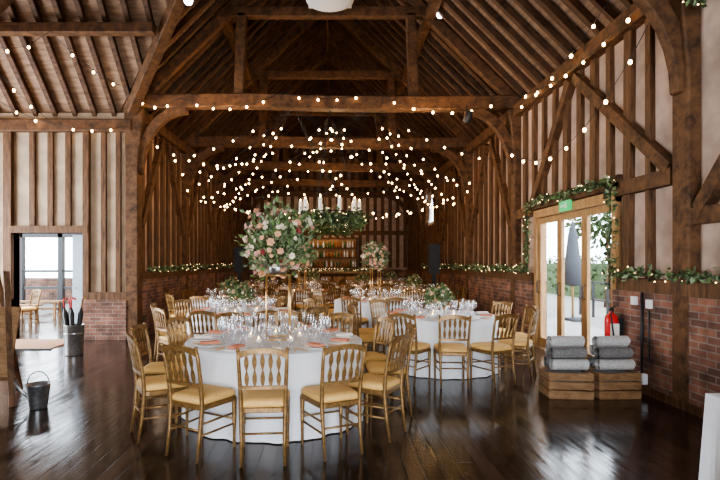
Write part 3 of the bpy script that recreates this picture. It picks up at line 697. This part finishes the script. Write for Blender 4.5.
b.tube([(ux-.1, uy, .1), (ux-.2, uy, .2), (ux-.25, uy, .3)], [.02, .014, .02], 'metal', 7); b.obj('watering_can')
b = MB(); ex, ey = -3.84, 5.5
b.beam((ex+.42, ey-.12, 0), (ex+.12, ey+.25, 1.45), .06, .03, 'stud'); b.beam((ex-.42, ey-.12, 0), (ex-.12, ey+.25, 1.45), .06, .03, 'stud'); b.beam((ex, ey+.7, 0), (ex, ey+.26, 1.45), .05, .03, 'stud')
b.beam((ex-.38, ey-.02, .28), (ex+.38, ey-.02, .28), .06, .04, 'stud'); b.beam((ex, ey-.03, .3), (ex, ey+.18, 1.05), .66, .025, 'crate', up=(0, 1, 0)); b.obj('display_easel')
for sx in (3.15, -3.3):
    b = MB(); y = 15.2 if sx > 0 else 18.2
    b.box(sx-.24, sx+.24, y-.25, y+.25, 0, .62, 'dark'); b.box(sx-.06, sx+.06, y-.06, y+.06, .62, 1.2, 'dark'); b.box(sx-.16, sx+.16, y-.16, y+.16, 1.2, 2.1, 'dark')
    b.lathe([(.16, 0), (.12, .02), (.001, .03)], (sx, y-.25, .32), 'grey', 16, Matrix.Rotation(math.pi/2, 3, 'X')); b.obj('loudspeaker')
# ------------------------------------------------------------------ bar
b = MB()
b.box(-1.5, 1.7, 21.0, 21.6, 0, 1.08, 'stud'); b.box(-1.6, 1.8, 20.9, 21.7, 1.08, 1.15, 'honey')
for i in range(6): b.box(-1.42+i*.52, -1.0+i*.52, 20.97, 21.0, .15, .95, 'honey')
b.obj('bar_counter')
b = MB(); b.box(-1.1, 1.3, 23.35, 23.75, 0, .9, 'stud'); b.box(-1.1, -1.04, 23.5, 23.75, .9, 2.7, 'stud'); b.box(1.24, 1.3, 23.5, 23.75, .9, 2.7, 'stud'); b.box(-1.1, 1.3, 23.72, 23.75, .9, 2.7, 'honey')
for z in (1.3, 1.75, 2.2, 2.66): b.box(-1.1, 1.3, 23.5, 23.75, z, z+.04, 'stud')
b.obj('back_bar_shelves')
b = MB()
for z in (.9, 1.34, 1.79, 2.24):
    x = -.98
    while x < 1.2:
        b.lathe([(.001, 0), (.035, 0), (.037, .18), (.013, .24), (.013, .31), (.001, .31)], (x, 23.62, z), R.choice(['amber', 'gbottle', 'china', 'china', 'amber']), 8); x += R.uniform(.09, .15)
b.obj('spirit_bottles')
garland('foliage_garland', [[(-1.6, 20.82, 1.24), (1.8, 20.82, 1.24)]], 90, .06, 22)
# ------------------------------------------------------------------ lighting
w = bpy.data.worlds.new('sky'); scene.world = w; w.use_nodes = True
bg = w.node_tree.nodes['Background']; bg.inputs[0].default_value = (0.82, 0.91, 1.0, 1); bg.inputs[1].default_value = 12.0
def area(name, loc, rot, sx, sy, e, col=(1, 1, 1), portal=False):
    l = bpy.data.lights.new(name, 'AREA'); l.shape = 'RECTANGLE'; l.size = sx; l.size_y = sy; l.energy = e; l.color = col
    o = bpy.data.objects.new(name, l); scene.collection.objects.link(o); o.location = loc; o.rotation_euler = rot
    if portal: l.cycles.is_portal = True
    return o
h = math.pi/2
area('daylight_terrace', (XR+.3, 7.92, 1.25), (0, h, 0), 2.5, 2.6, 0, portal=True)
area('daylight_porch', (-5.75, 10.6, 1.1), (-h, 0, 0), 1.5, 2.2, 0, portal=True)
area('daylight_window', (XR+.2, 19.3, 3.65), (0, h, 0), 1.3, 1.4, 0, portal=True)
area('porch_end_fill', (-8.45, 7.8, 1.9), (0, -h, 0), 3.3, 3.5, 480, (0.97, 0.97, 1.0))  # fill lamp added at the unseen porch end, on top of the sky
area('gable_end_fill', (0, YB+.05, 2.2), (h, 0, 0), 4.8, 3.4, 330, (0.94, 0.96, 1.0))  # cool fill lamp added behind the camera at the unseen gable opening
def pt(loc, e, col=(1, .64, .34), r=.04):  # warm fill point without a fitting, added to boost the interior glow
    l = bpy.data.lights.new('bulb', 'POINT'); l.energy = e; l.color = col; l.shadow_soft_size = r
    o = bpy.data.objects.new('warm_fill_point', l); scene.collection.objects.link(o); o.location = loc
for p, e in (((0.3, 12.2, 3.9), 90), ((-.2, 15.4, 3.7), 100), ((0, 19, 3.5), 110), ((0, 22.6, 2.9), 35), ((2.0, 9.7, 4.2), 55), ((-2.2, 9.7, 4.2), 55)): pt(p, e)
# ------------------------------------------------------------------ camera
cam = bpy.data.cameras.new('camera'); co = bpy.data.objects.new('camera', cam); scene.collection.objects.link(co)
co.location = (0, 0, 1.56); co.rotation_euler = (h, 0, 0); cam.lens = 25; cam.sensor_width = 36
cam.shift_x = 30/720; cam.shift_y = 22/720; cam.clip_start = 0.05
scene.camera = co
